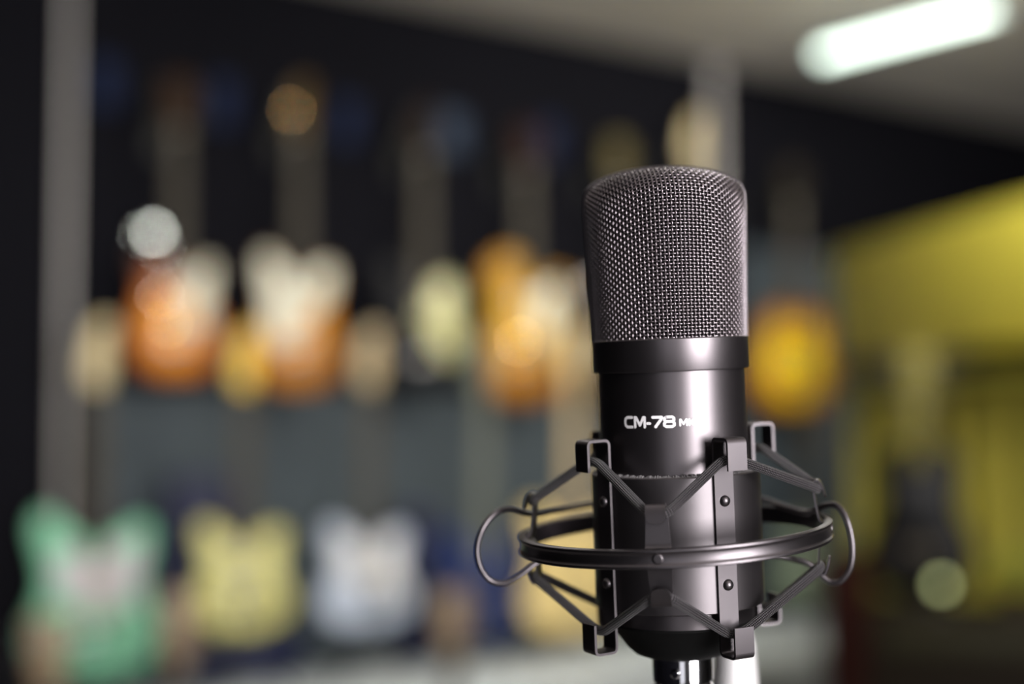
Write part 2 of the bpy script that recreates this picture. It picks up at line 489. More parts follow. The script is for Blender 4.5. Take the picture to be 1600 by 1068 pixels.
top_s = MM @ (loc(1131, 1004, 190) * U)
st = thing('microphone_stand', 'white microphone stand rising behind the chrome plug', 'stand', loc=(top_s.x + .004, top_s.y, 0))
bx_, by_ = 0, 0
ht = top_s.z
c = MB(1)
c.lathe([(.0055, ht + .006), (.0072, ht), (.0088, ht - .02), (.0105, ht - .06), (.0112, ht - .09), (.0112, .75)], n=40); c.build('pole', STANDW, st)
c = MB(1); c.lathe([(.012, .86), (.018, .85), (.018, .74), (.016, .73), (.016, .10)], n=32); c.build('lower_tube', STANDW, st)
for k in range(3):
    a = 2 * PI * k / 3 + .4
    c = MB(1); c.tube([(0, 0, .30), (.28 * math.cos(a), .28 * math.sin(a), .015)], .009, n=12); lg = c.build('leg', STANDW, st)

# ================================================================== ROOM
CU = (.8036, .5952); CN = (.5952, -.8036); W0 = (0, 5.538)
RZ = math.atan2(CU[1], CU[0])
def ray(px, py):
    t = (px - 800) / F; v = (534 - py) / F
    den = math.cos(TH) - v * math.sin(TH)
    return t / den, (math.sin(TH) + v * math.cos(TH)) / den
def at_b(px, py, b):
    tx, tz = ray(px, py)
    Y = (4.4504 - b) / (.8036 - .5952 * tx)
    return Vector((tx * Y, Y, EYE + tz * Y))
def at_y(px, py, Y):
    tx, tz = ray(px, py); return Vector((tx * Y, Y, EYE + tz * Y))
def wp(a, b, z): return Vector((W0[0] + CU[0] * a + CN[0] * b, W0[1] + CU[1] * a + CN[1] * b, z))
def a_of(p): return (p.x - W0[0]) * CU[0] + (p.y - W0[1]) * CU[1]
RM = Matrix.Translation((W0[0], W0[1], 0)) @ Matrix.Rotation(RZ, 4, 'Z')     # room frame: x = along guitar wall, -y = into room

def rbox(name, a0, a1, b0, b1, z0, z1, m, bev=0, kind='structure', parent=None):
    o = MB(1); o.box(((a0 + a1) / 2, -(b0 + b1) / 2, (z0 + z1) / 2), (abs(a1 - a0), abs(b1 - b0), z1 - z0), bev=bev)
    ob = o.build(name, m, parent, smooth=30)
    if not parent: ob.matrix_world = RM
    if kind and not parent: ob['kind'] = kind
    return ob
WALLD = mat('charcoal_wall_paint', (.0055, .0055, .0080), .85, spec=.05, noise=(2, .15), bump=(60, .1, .002))
WALLS = mat('slate_panel', (.052, .066, .077), .6, spec=.2, noise=(3, .1))
CEILM = mat('ceiling_plaster', (.78, .74, .70), .9, noise=(3, .05))
FLOORM = mat('grey_floor', (.12, .115, .11), .5, noise=(4, .2))
POSTM = mat('pale_wall_rail_paint', (.52, .50, .50), .6)
FRONTM = mat('grey_wall_paint', (.04, .039, .04), .8, noise=(2, .05))
DOORM = mat('white_frame_paint', (.7, .7, .7), .5)
BW = 7.2
rbox('wall_back', -5, 4.5, -.12, 0, 0, 3.045, WALLD)
lw = MB(1); lb0, lb1, lz0, lz1 = 5.6, 6.95, .6, 2.5
for (b0_, b1_w, z0_, z1_) in ((-.12, lb0, 0, 3.045), (lb1, BW + .12, 0, 3.045), (lb0, lb1, 0, lz0), (lb0, lb1, lz1, 3.045)):
    lw.box((-5.06, -(b0_ + b1_w) / 2, (z0_ + z1_) / 2), (.12, b1_w - b0_, z1_ - z0_))
o = lw.build('wall_left', WALLD, smooth=0); o.matrix_world = RM; o['kind'] = 'structure'
lf = MB(1)
for (b0_, b1_w, z0_, z1_) in ((lb0, lb0 + .05, lz0, lz1), (lb1 - .05, lb1, lz0, lz1), (lb0, lb1, lz0, lz0 + .05), (lb0, lb1, lz1 - .05, lz1)):
    lf.box((-5.0, -(b0_ + b1_w) / 2, (z0_ + z1_) / 2), (.1, b1_w - b0_, z1_ - z0_))
o = lf.build('side_fill_frame', DOORM, smooth=0); o.matrix_world = RM; o['kind'] = 'structure'  # made-up window frame round the added side fill light
rbox('wall_right', 4.5, 4.62, -.12, BW + .12, 0, 3.045, FRONTM)
rbox('floor', -5, 4.5, 0, BW, -.1, 0, FLOORM)
rbox('ceiling', -5, 4.5, 0, BW, 3.045, 3.145, CEILM)
# front wall with a shop window opening
wa0, wa1, wz0, wz1 = -3.75, -2.15, .7, 2.7
fw = MB(1)
for (x0, x1, z0, z1) in ((-5, wa0, 0, 3.045), (wa1, 4.5, 0, 3.045), (wa0, wa1, 0, wz0), (wa0, wa1, wz1, 3.045)):
    fw.box(((x0 + x1) / 2, -(BW + .06), (z0 + z1) / 2), (x1 - x0, .12, z1 - z0))
o = fw.build('wall_front', FRONTM, smooth=0); o.matrix_world = RM; o['kind'] = 'structure'
wf = MB(1)
for (x0, x1, z0, z1) in ((wa0, wa0 + .05, wz0, wz1), (wa1 - .05, wa1, wz0, wz1), (wa0, wa1, wz0, wz0 + .05), (wa0, wa1, wz1 - .05, wz1)):
    wf.box(((x0 + x1) / 2, -(BW + .0), (z0 + z1) / 2), (x1 - x0, .1, z1 - z0))
o = wf.build('window_1', DOORM, smooth=0); o.matrix_world = RM; o['kind'] = 'structure'
# lower slate panel and the two pale upright wall rails
ax = a_of(at_b(135, 600, 0)); 
pz = 1.60
rbox('trim_1', ax, a_of(at_b(1155, 600, 0)), 0, .012, .0, pz, WALLS)
rbox('trim_2', a_of(at_b(1155, 600, 0)), a_of(at_b(1330, 600, 0)), 0, .012, .0, 2.25, WALLS)
rbox('trim_3', a_of(at_b(94, 600, .02)), a_of(at_b(106, 600, .02)), 0, .02, 0, 3.045, POSTM, bev=.004)
rbox('trim_4', a_of(at_b(1114, 300, .02)), a_of(at_b(1126, 300, .02)), 0, .02, 0, 3.045, POSTM, bev=.004)

# ------------------------------------------------------------------ lights
def area(name, M, sx, sy, power, col, spread=None, parent=None):
    l = bpy.data.lights.new(name, 'AREA'); l.shape = 'RECTANGLE'; l.size = sx; l.size_y = sy; l.energy = power; l.color = col
    if spread: l.spread = spread
    o = bpy.data.objects.new(name, l); COL.objects.link(o); o.matrix_world = M
    return o
def aim(p, q):
    d = (Vector(q) - Vector(p)).normalized()
    return Matrix.Translation(p) @ d.to_track_quat('-Z', 'Y').to_matrix().to_4x4()
wc = wp((wa0 + wa1) / 2, BW + .05, (wz0 + wz1) / 2)
area('window_daylight', aim(wc, wc - Vector((CN[0], CN[1], 0))), wa1 - wa0, wz1 - wz0, 210, (1, .97, .98))
wc2 = wp(-5.05, (lb0 + lb1) / 2, (lz0 + lz1) / 2)
area('side_fill_light', aim(wc2, wc2 + Vector((CU[0], CU[1], 0))), lb1 - lb0, lz1 - lz0, 7, (.97, .95, 1))  # added dim fill, gives the barrel its grey gradient left of the highlight
TUBE = mat('fluorescent_tube', (1, 1, 1), .5, emit=4.6, tint=(.80, 1., .86))
TUBE2 = mat('added_tube_warm', (1, 1, 1), .5, emit=22, tint=(1., .97, .92))
FIX = mat('lamp_housing_grey', (.16, .17, .18), .5)
def batten(label, a, b0, b1, z, tube_m, width=.045):
    t_ = thing('ceiling_lamp', label, 'ceiling lamp', group='ceiling tube lamps', loc=wp(a, (b0 + b1) / 2, z), rz=RZ)
    L = abs(b1 - b0)
    m = MB(1); m.box((0, 0, .028), (width * 1.25, L + .06, .02), bev=.004)
    for sgn in (-1, 1): m.box((0, sgn * (L / 2 + .02), .005), (width * 1.15, .04, .045), bev=.006)
    m.build('housing', FIX, t_)
    m = MB(1); m.lathe([(width / 2, -L / 2), (width / 2, L / 2)], n=20, axis='Y'); m.build('tube', tube_m, t_, smooth=60)
    m = MB(1)
    for sgn in (-1, 1): m.box((0, sgn * L * .35, (3.045 - z + .035) / 2), (.01, .01, 3.045 - z - .03))
    m.build('hanger_rod', FIX, t_)
    return t_
pA = at_b(1283, 84, 0); 
# lamp hung at z = 2.95: solve both ends from the pixels
def at_z(px, py, z):
    tx, tz = ray(px, py); Y = (z - EYE) / tz; return Vector((tx * Y, Y, z))
e1 = at_z(1283, 85, 2.93); e2 = at_z(1556, 14, 2.93)
def ab(p): return a_of(p), (p.x - W0[0]) * CN[0] + (p.y - W0[1]) * CN[1]
a1_, b1_ = ab(e1); a2_, b2_ = ab(e2)
print('lamp ends', a1_, b1_, a2_, b2_)
batten('glowing tube lamp hung under the ceiling near the top right corner', (a1_ + a2_) / 2, b1_, b2_, 2.93, TUBE)
for k, (aa, lb) in enumerate(((-2.2, 'added tube lamp outside the picture over the left part of the shop'), (-.4, 'added tube lamp outside the picture over the middle of the shop'), (2.9, 'added tube lamp outside the picture over the yellow display'))):
    batten(lb, aa, 1.75, 2.95, 2.80, TUBE2)  # added unseen tubes that brighten the ceiling and the guitars
# added unseen light panels that brighten the guitars and the yellow display
PANEL = mat('fill_panel_face', (1, 1, 1), .5, emit=0.0)
LP = []
for k, (a, bb, qq, pw) in enumerate(((-2.6, 2.35, (-2.6, .2, .9), 20), (-.9, 2.35, (-.9, .2, .9), 20), (.9, 2.35, (.9, .2, .9), 20), (-.2, 3.0, (1.15, 1.0, 1.8), 50))):
    p = wp(a, bb, 2.9)
    t_ = thing('fill_panel', ['added light panel above the left end of the guitar wall', 'added light panel above the row of sunburst guitars', 'added light panel above the middle of the room', 'added light panel above the yellow display'][k], 'ceiling lamp', group='added unseen light panels', loc=p, rz=RZ)
    m = MB(1); m.box((0, 0, .02), (.50, .50, .03), bev=.006); m.box((0, 0, .065), (.03, .03, .07)); m.build('housing', FIX, t_)
    q = wp(*qq)
    area('fill_panel_light', aim(wp(a, bb - .02, 2.895), q), .45, .45, pw, (1, .95, .85), spread=R(120)).parent = None
    LP.append(wp(a, bb - .02, 2.895))
w = bpy.data.worlds.new('world'); sc.world = w; w.use_nodes = True
w.node_tree.nodes['Background'].inputs[0].default_value = (.5, .55, .6, 1); w.node_tree.nodes['Background'].inputs[1].default_value = .3

# ================================================================== GUITARS
OUT = {
 'double': [(0, 0), (-.28, .02), (-.46, .13), (-.5, .30), (-.41, .48), (-.385, .60), (-.43, .76), (-.47, .90), (-.41, .995), (-.30, .97), (-.17, .86), (-.06, .83), (.07, .83), (.16, .84), (.26, .90), (.37, .925), (.43, .85), (.40, .70), (.37, .57), (.42, .44), (.5, .28), (.45, .12), (.27, .02)],
 'single': [(0, 0), (-.3, .03), (-.47, .15), (-.5, .30), (-.42, .46), (-.34, .58), (-.36, .70), (-.42, .83), (-.38, .94), (-.24, 1.0), (-.08, .985), (.05, .92), (.09, .82), (.16, .775), (.24, .80), (.33, .875), (.405, .86), (.40, .75), (.34, .60), (.40, .47), (.5, .30), (.47, .15), (.3, .03)],
 'hollow': [(0, 0), (-.3, .025), (-.47, .13), (-.5, .28), (-.43, .44), (-.36, .55), (-.37, .67), (-.42, .80), (-.40, .92), (-.28, .98), (-.15, .93), (-.08, .84), (.08, .84), (.15, .93), (.28, .98), (.40, .92), (.42, .80), (.37, .67), (.36, .55), (.43, .44), (.5, .28), (.47, .13), (.3, .025)],
 'round': [(0, 0), (-.28, .02), (-.46, .13), (-.5, .27), (-.45, .42), (-.36, .54), (-.345, .66), (-.38, .79), (-.36, .92), (-.2, .99), (0, 1.0), (.2, .99), (.36, .92), (.38, .79), (.345, .66), (.36, .54), (.45, .42), (.5, .27), (.46, .13), (.28, .02)],
}
ROSE = mat('rosewood', (.065, .056, .042), .6, spec=.2)
MAPLE = mat('maple_wood', (.62, .50, .26), .35, noise=(20, .12))
PALEM = mat('pale_maple_wood', (.52, .40, .22), .4, noise=(20, .12))
MAHOG = mat('mahogany_wood', (.10, .035, .014), .35)
BLACKG = mat('gloss_black', (.004, .004, .005), .4, spec=.12)
CREAMP = mat('cream_plastic', (.75, .72, .55), .35)
WHITEP = mat('white_plastic', (.72, .72, .72), .35)
BLACKP = mat('black_plastic', (.015, .015, .015), .4)
FRET = mat('dull_fret_wire', (.10, .095, .09), .5, 1.)
PEG = mat('dark_peg_metal', (.08, .08, .08), .45, 1.)
STEEL = mat('steel_hardware', (.25, .25, .25), .35, 1.)
GOLD = mat('gold_hardware', (.8, .55, .2), .2, 1.)
knobm = MB(1); knobm.lathe([(.0125, 0), (.012, .012), (.010, .016), (.0001, .0165)], n=16, rot=Matrix.Rotation(PI / 2, 3, 'X')); KNOB = {}
tun = MB(1); tun.lathe([(.005, 0), (.005, .012), (.011, .013), (.012, .026), (.008, .030)], n=10); TUN = {}
def shared(cache, mb, name, m):
    if m.name not in cache: cache[m.name] = mb.mesh(name, m, 40)
    return cache[m.name]
strm = MB(1); strm.tube([(0, 0, 0), (0, 0, 1)], .0004, n=5)
STR = strm.mesh('string', mat('string_wire', (.12, .11, .10), .5, 1.))

def guitar(name, label, x, body_m, outline='double', bw=.33, bl=.42, total=1.0, bt=.045, base=None, yaw=0., lean=0.,
           neck_m=MAHOG, board_m=ROSE, head_m=None, guard=None, pick=(STEEL, 2), hw=STEEL, group=None, cat='guitar', tags=0, sound=False):
    t_ = thing(name, label, cat, group=group, loc=base, rz=RZ + yaw)
    t_.rotation_euler = (lean, 0, RZ + yaw)
    ol = [tuple(p) for p in catmull([(px * bw, pz * bl) for px, pz in OUT[outline]], 4, closed=True)]
    yb = -.02
    m = MB(1); m.plate(ol, yb - bt, yb, bev=.008); m.build('body', body_m, t_, smooth=50)
    yf = yb - bt
    if guard:
        gp, gm = guard
        go = [tuple(p) for p in catmull([(px * bw, pz * bl) for px, pz in gp], 4, closed=True)]
        m = MB(1); m.plate(go, yf - .003, yf + .001, bev=.0006); m.build('pickguard', gm, t_, smooth=50)
    nb = bl * (.80 if outline in ('double', 'single', 'hollow') else .98)
    nt_ = total - .19
    wn0, wn1 = .028, .0215
    # neck (half round) and fretboard
    m = MB(1); rings = []
    vs = []; fs = []
    K = 8
    for (z, hwid) in ((nb - .05, wn0), (nt_, wn1)):
        for k in range(K + 1):
            a = PI * k / K; vs.append((hwid * math.cos(a), yf - .004 + .022 * math.sin(a), z))
    for k in range(K): fs.append((k, k + 1, K + 1 + k + 1, K + 1 + k))
    fs += [(K, 0, K + 1, 2 * K + 1), tuple(range(K + 1)), tuple(range(2 * K + 1, K, -1))]
    m.add(vs, fs); m.build('neck', neck_m, t_, smooth=60)
    m = MB(1); z0 = nb - (.075 if outline != 'round' else .03)
    m.add([(-wn0, yf - .004, z0), (wn0, yf - .004, z0), (wn1, yf - .004, nt_), (-wn1, yf - .004, nt_), (-wn0, yf - .010, z0), (wn0, yf - .010, z0), (wn1, yf - .010, nt_), (-wn1, yf - .010, nt_)],
          [(4, 5, 6, 7), (0, 3, 2, 1), (0, 1, 5, 4), (1, 2, 6, 5), (2, 3, 7, 6), (3, 0, 4, 7)])
    fm = m
    m = fm
    for k in range(1, 20):
        z = nt_ - (nt_ - bl * .25) * (1 - 2 ** (-k / 12.))
        if z > z0: m.box((0, yf - .0105, z), (2 * (wn1 + (wn0 - wn1) * (nt_ - z) / (nt_ - z0)) - .002, .0015, .0018))
    m.build('fretboard', board_m, t_, smooth=0)
    # headstock
    if outline == 'double' or cat == 'bass':
        ho = [(-.021, nt_), (.021, nt_), (.024, nt_ + .02), (.030, nt_ + .05), (.026, nt_ + .14), (.036, nt_ + .165), (.030, nt_ + .188), (.004, nt_ + .19), (-.020, nt_ + .16), (-.045, nt_ + .045), (-.036, nt_ + .02)]
        tz = [(-.046 + .0052 * k, nt_ + .04 + .021 * k, -1) for k in range(6)]
    else:
        ho = [(-.021, nt_), (.021, nt_), (.036, nt_ + .03), (.042, nt_ + .165), (.022, nt_ + .175), (0, nt_ + .165), (-.022, nt_ + .175), (-.042, nt_ + .165), (-.036, nt_ + .03)]
        tz = [(sg * .041, nt_ + .05 + .042 * k, sg) for sg in (-1, 1) for k in range(3)]
    m = MB(1); m.plate(ho, yf - .008, yf + .008, bev=.0015); hd = m.build('headstock', head_m or neck_m, t_, smooth=30)
    for (tx, tz_, sg) in tz:
        put('tuning_peg', shared(TUN, tun, 'tuning_peg', PEG), hd, (tx, yf, tz_), (0, sg * PI / 2, 0))
    m = MB(1); m.box((0, yf - .012, nt_ - .002), (.042, .006, .004)); m.build('nut', CREAMP, t_)
    # bridge, pickups, knobs, strings
    if sound:
        m = MB(1); m.lathe([(.05, 0), (.05, .001), (.043, .0015), (.0001, .0016)], n=40, c=(0, yf - .001, bl * .68), rot=Matrix.Rotation(PI / 2, 3, 'X')); m.build('sound_hole', BLACKP, t_)
        m = MB(1); m.box((0, yf - .004, bl * .30), (.13, .009, .03), bev=.003); m.build('bridge', ROSE, t_)
    else:
        m = MB(1); m.box((0, yf - .007, bl * .24), (.085, .014, .035), bev=.003); m.build('bridge', hw, t_)
        pm, pn = pick
        for k in range(pn):
            z = bl * (.36 + .30 * k / max(1, pn - 1))
            m = MB(1); m.box((0, yf - .006, z), (.075, .012, .036 if pn < 3 else .018), bev=.003); m.build('pickup', pm, t_)
        for (kx, kz) in ((.30, .36), (.36, .24), (.24, .22)):
            put('control_knob', shared(KNOB, knobm, 'control_knob', hw), t_, (kx * bw, yf, kz * bl))
    for k in range(6 if cat != 'bass' else 4):
        xx = (-.02 + .008 * k) if cat != 'bass' else (-.018 + .012 * k)
        put('string', STR, t_, (xx * .95, yf - .0155, bl * .24), None, (1, 1, nt_ - bl * .24))
    return t_

G_COVER = [(-.30, .60), (-.33, .75), (-.30, .86), (-.12, .80), (.12, .80), (.24, .84), (.33, .82), (.33, .62), (.38, .42), (.42, .28), (.3, .22), (.2, .30), (.05, .34), (-.15, .40)]
G_BIG = [(-.36, .60), (-.42, .76), (-.44, .92), (-.34, .95), (-.18, .84), (.14, .83), (.28, .88), (.38, .87), (.36, .70), (.22, .58), (.04, .46), (-.10, .34), (-.26, .30), (-.36, .44)]
G_SIDE = [(.07, .72), (.20, .76), (.32, .84), (.37, .80), (.35, .66), (.32, .52), (.30, .38), (.16, .36), (.10, .5)]
SB1 = burst('sunburst_orange', [(0, (.80, .40, .02)), (.45, (.74, .28, .01)), (.75, (.36, .08, .004)), (1, (.03, .008, .003))], cz=.16, sx=.17, sz=.23)
SB2 = burst('amber_burst', [(0, (.62, .27, .02)), (.5, (.52, .21, .015)), (.85, (.30, .10, .010)), (1.1, (.06, .018, .006))])
SB3 = burst('honey_burst', [(0, (.58, .36, .02)), (.5, (.54, .29, .012)), (.8, (.42, .16, .008)), (1.05, (.18, .05, .005))], cz=.33, sx=.24, sz=.36)
SB4 = burst('gold_burst', [(0, (1.0, .82, .01)), (.45, (.95, .64, .01)), (.75, (.48, .18, .008)), (.98, (.03, .008, .004))], sx=.21, sz=.28)
DKBR = mat('dark_brown_gloss', (.045, .025, .012), .2, coat=.3)
GREEN = mat('surf_green_paint', (.23, .58, .37), .3, spec=.2)
YELLOWC = mat('vintage_yellow_paint', (.66, .62, .22), .3, spec=.2)
WHITEB = mat('white_guitar_paint', (.54, .61, .74), .3, spec=.2)
NAVY = mat('navy_paint', (.012, .025, .11), .35, spec=.2)
BUTTER = mat('butterscotch_paint', (.72, .56, .24), .3, spec=.2)

HANG = mat('hanger_black', (.012, .012, .012), .5)
def hanger(label, gbase, total, hb):
    """wall plate, arm and two-prong yoke under the headstock"""
    z = gbase.z + total - .185
    t_ = thing('guitar_hanger', label, 'guitar hanger', group='black wall hangers above the upper guitars', loc=(gbase.x, gbase.y, z), rz=RZ)
    m = MB(1); m.box((0, hb - .008, 0), (.05, .016, .11), bev=.004); m.build('wall_plate', HANG, t_)
    m = MB(1); m.tube([(0, hb - .01, 0), (0, -.01, .0)], .008, n=10); m.build('arm', HANG, t_)
    for sg in (-1, 1):
        m = MB(1); m.tube(catmull([(0, -.012, .0), (sg * .03, -.02, -.002), (sg * .036, -.05, .0), (sg * .036, -.095, .006), (sg * .036, -.105, .02)], 4), .006, n=8); m.build('prong', HANG, t_)
    return t_

# upper row: (x px, top px, bottom px, ...)
HB = .14
def upper(px, ytop, ybot, hl, **k):
    b = k.pop('b', HB)
    p = at_b(px, ybot, b); q = at_b(px, ytop, b)
    tot = q.z - p.z
    g_ = guitar('electric_guitar', k.pop('label'), px, base=p, total=tot, group=None, **k)
    hanger(hl, p, tot, b)
    return g_, p, tot
g1, g1p, _ = upper(268, 118, 588, 'black wall hanger holding the orange sunburst guitar next to the left wall rail',
    label='glossy orange sunburst electric guitar with cream pickguard, upper row, beside the left wall rail', body_m=SB1, outline='single', bw=.31, bl=.435, yaw=-R(12), guard=(G_SIDE, CREAMP), head_m=mat('brown_head', (.035, .016, .006), .55, spec=.08))
g2, g2p, _ = upper(458, 130, 608, 'black wall hanger holding the amber guitar with the large cream pickguard',
    label='amber orange electric guitar with large cream white pickguard, upper row', body_m=SB2, outline='double', bw=.30, bl=.47, yaw=-R(12), guard=(G_BIG, CREAMP), head_m=mat('amber_head', (.09, .055, .018), .55, spec=.08), pick=(WHITEP, 3))
g3, g3p, _ = upper(652, 165, 612, 'black wall hanger holding the black guitar with the yellowish pickguard',
    label='black electric guitar with pale yellow pickguard, upper row between two orange ones', body_m=BLACKG, outline='double', bw=.33, bl=.47, yaw=-R(14), guard=([(.0, .78), (.14, .82), (.30, .86), (.36, .74), (.37, .56), (.42, .40), (.36, .26), (.22, .28), (.06, .44), (-.06, .6)], mat('aged_yellow_plastic', (.62, .60, .28), .35)), head_m=mat('rust_head', (.02, .010, .006), .55, spec=.08), pick=(BLACKP, 3))
g4, g4p, _ = upper(812, 195, 626, 'black wall hanger holding the large honey-orange guitar beside the microphone',
    label='large honey-orange electric guitar with single cutaway, upper row, just beside the microphone', body_m=SB3, outline='single', bw=.37, bl=.55, bt=.05, yaw=-R(16), guard=([(.10, .50), (.10, .66), (.16, .74), (.26, .78), (.36, .80), (.35, .68), (.30, .54), (.22, .42)], CREAMP), head_m=mat('red_head', (.025, .008, .005), .55, spec=.08), cat='guitar')
g5, g5p, _ = upper(955, 215, 618, 'black wall hanger with a dark headstock partly behind the microphone grille',
    label='dark brown electric guitar mostly hidden behind the microphone, upper row', body_m=DKBR, outline='single', bw=.36, bl=.48, yaw=-R(14), head_m=mat('olive_head', (.10, .08, .03), .55, spec=.08))
g6, g6p, _ = upper(1075, 185, 630, 'black wall hanger with a pale maple headstock above the microphone grille',
    label='electric guitar with pale maple headstock showing above the microphone grille', body_m=NAVY, outline='double', bw=.34, bl=.46, yaw=-R(14), neck_m=MAPLE, board_m=MAPLE, head_m=MAPLE)
g7, g7p, _ = upper(1228, 255, 638, 'black wall hanger holding the golden sunburst guitar to the right of the microphone',
    label='golden yellow sunburst guitar with dark edge, hanging to the right of the microphone', body_m=SB4, outline='round', bw=.41, bl=.44, bt=.06, yaw=-R(20), head_m=mat('dark_head', (.02, .015, .01), .55, spec=.08))

# bench carrying the lower row
BENCH = mat('white_bench_laminate', (.70, .76, .78), .35)
bz = at_b(560, 1038, .08).z
bench = thing('display_bench', 'long low white bench along the wall under the lower row of guitars', 'bench', loc=wp(0, 0, 0), rz=RZ)
a_l = a_of(at_b(215, 1060, .4)); 
m = MB(1); m.box(((a_l + 1.9) / 2, -.42, bz - .02), (1.9 - a_l, .68, .04), bev=.004); m.build('bench_top', BENCH, bench)
m = MB(1); m.box(((a_l + 1.9) / 2, -.40, (bz - .04) / 2), (1.9 - a_l - .04, .60, bz - .04)); m.build('cabinet', mat('bench_side', (.30, .32, .34), .5), bench)

STANDM = mat('stand_black', (.012, .012, .012), .45)
def floor_stand(label, base, z_floor, group):
    h = base.z - z_floor
    t_ = thing('guitar_stand', label, 'guitar stand', group=group, loc=(base.x, base.y, z_floor), rz=RZ)
    m = MB(1)
    m.tube([(0, .06, .02), (0, .03, h + .30)], .009, n=8); m.build('upright', STANDM, t_)
    for sg in (-1, 1):
        m = MB(1); m.tube([(0, .04, h * .6 + .02), (sg * .15, -.10, .008)], .008, n=8); m.build('leg', STANDM, t_)
        m = MB(1); m.tube(catmull([(0, .04, h - .005), (sg * .06, .0, h - .012), (sg * .07, -.06, h - .012), (sg * .07, -.10, h + .006), (sg * .07, -.105, h + .03)], 4), .008, n=8); m.build('cradle_arm', STANDM, t_)
    m = MB(1); m.tube([(0, .055, .04), (0, .16, .008)], .008, n=8); m.build('leg', STANDM, t_)
    return t_
def lower(px, ytop, ybot, sl, b=.40, name='electric_guitar', **k):
    p = at_b(px, ybot, b); q = at_b(px, ytop, b); tot = q.z - p.z
    guitar(name, k.pop('label'), px, base=p, total=tot, **k)
    floor_stand(sl, p, bz, 'black stands on the white bench')
    return p
lower(140, 500, 1052, 'black stand under the mint green guitar', b=.48, label='mint green electric guitar with pale pickguard, lower row, far left', body_m=GREEN, outline='double', bw=.36, bl=.46, yaw=-R(10), guard=([(-.26, .50), (-.30, .66), (-.26, .76), (0, .74), (.26, .80), (.34, .82), (.33, .60), (.30, .44), (0, .40)], mat('pinkish_white_plastic', (.55, .52, .56), .4)), head_m=MAPLE, neck_m=MAPLE, board_m=ROSE, pick=(CREAMP, 3))
lower(370, 512, 982, 'black stand under the pale yellow guitar', label='pale yellow electric guitar with bright maple headstock, lower row', body_m=YELLOWC, outline='double', bw=.30, bl=.335, yaw=-R(10), head_m=mat('amber_maple', (.80, .52, .05), .3), neck_m=MAPLE, guard=(G_COVER, mat('yellow_guard', (.72, .68, .26), .35)))
lower(565, 512, 975, 'black stand under the white guitar', label='white electric guitar with pale wooden headstock, lower row', body_m=WHITEB, outline='double', bw=.305, bl=.335, yaw=-R(10), head_m=PALEM, neck_m=PALEM, guard=(G_COVER, WHITEP))
lower(742, 525, 995, 'black stand under the navy blue guitar', label='navy blue electric guitar with rosewood neck, lower row beside the wire loop', body_m=NAVY, outline='double', bw=.32, bl=.38, yaw=-R(10), head_m=mat('grey_green_head', (.10, .12, .09), .4), board_m=mat('pale_rosewood', (.14, .15, .12), .4))
lower(882, 505, 985, 'black stand under the butterscotch bass', b=.40, name='bass_guitar', cat='bass', label='butterscotch bass guitar with wide pale maple neck, lower row, partly behind the shock mount', body_m=BUTTER, outline='double', bw=.38, bl=.46, yaw=-R(12), head_m=MAPLE, neck_m=MAPLE, board_m=PALEM)
lower(1262, 640, 940, 'black stand under the sage green guitar', b=.30, label='sage green electric guitar low down right of the shock mount', body_m=mat('sage_paint', (.22, .28, .19), .4), outline='single', bw=.34, bl=.34, yaw=-R(20), head_m=ROSE)

# third row: guitars on the floor, only their headstocks reach the picture
TAN = mat('tan_headstock_wood', (.22, .15, .08), .4, noise=(20, .1))
for (px, yt, lb, sl, bm_) in ((74, 940, 'guitar with orange-brown headstock in front of the mint green one', 'black floor stand of the guitar in front of the mint green one', DKBR),
                         (272, 905, 'guitar with tan headstock standing between the mint green and the yellow one', 'black floor stand between the mint green and the yellow guitar', SB2),
                         (690, 905, 'guitar with tan headstock standing between the white and the navy one', 'black floor stand between the white and the navy guitar', BLACKG)):
    q = at_b(px, yt, 1.10); p = Vector((q.x, q.y, .10))
    guitar('acoustic_guitar', lb, px, base=p, total=q.z - .10, body_m=bm_, outline='round', bw=.30, bl=.44, bt=.07, head_m=TAN, neck_m=TAN, sound=True, yaw=-R(15))
    floor_stand(sl, p, 0, 'black floor stands in front of the bench')

# dark blue cards clipped to the wall between the headstocks
CARD = mat('dark_blue_card', (.010, .016, .045), .7, spec=.08)
CARD2 = mat('slate_blue_card', (.035, .048, .078), .7, spec=.08)
for (px, py, w_, cm, lb) in ((165, 130, .09, CARD, 'dark blue card hung beside the left wall rail'), (348, 160, .09, CARD, 'dark blue card hung between the sunburst and the amber headstock'),
                         (542, 190, .09, CARD, 'dark blue card hung between the amber and the rust headstock'), (706, 208, .12, CARD2, 'slate blue card hung left of the dark red headstock'),
                         (858, 220, .09, CARD, 'dark blue card hung left of the microphone grille')):
    p = at_b(px, py, .03)
    m = MB(1); m.box((0, 0, 0), (w_, .012, .16), bev=.003); o = m.build('price_card', cm); o.location = p; o.rotation_euler = (0, 0, RZ)
    tag(o, lb, 'card', 'blue cards on the dark wall')
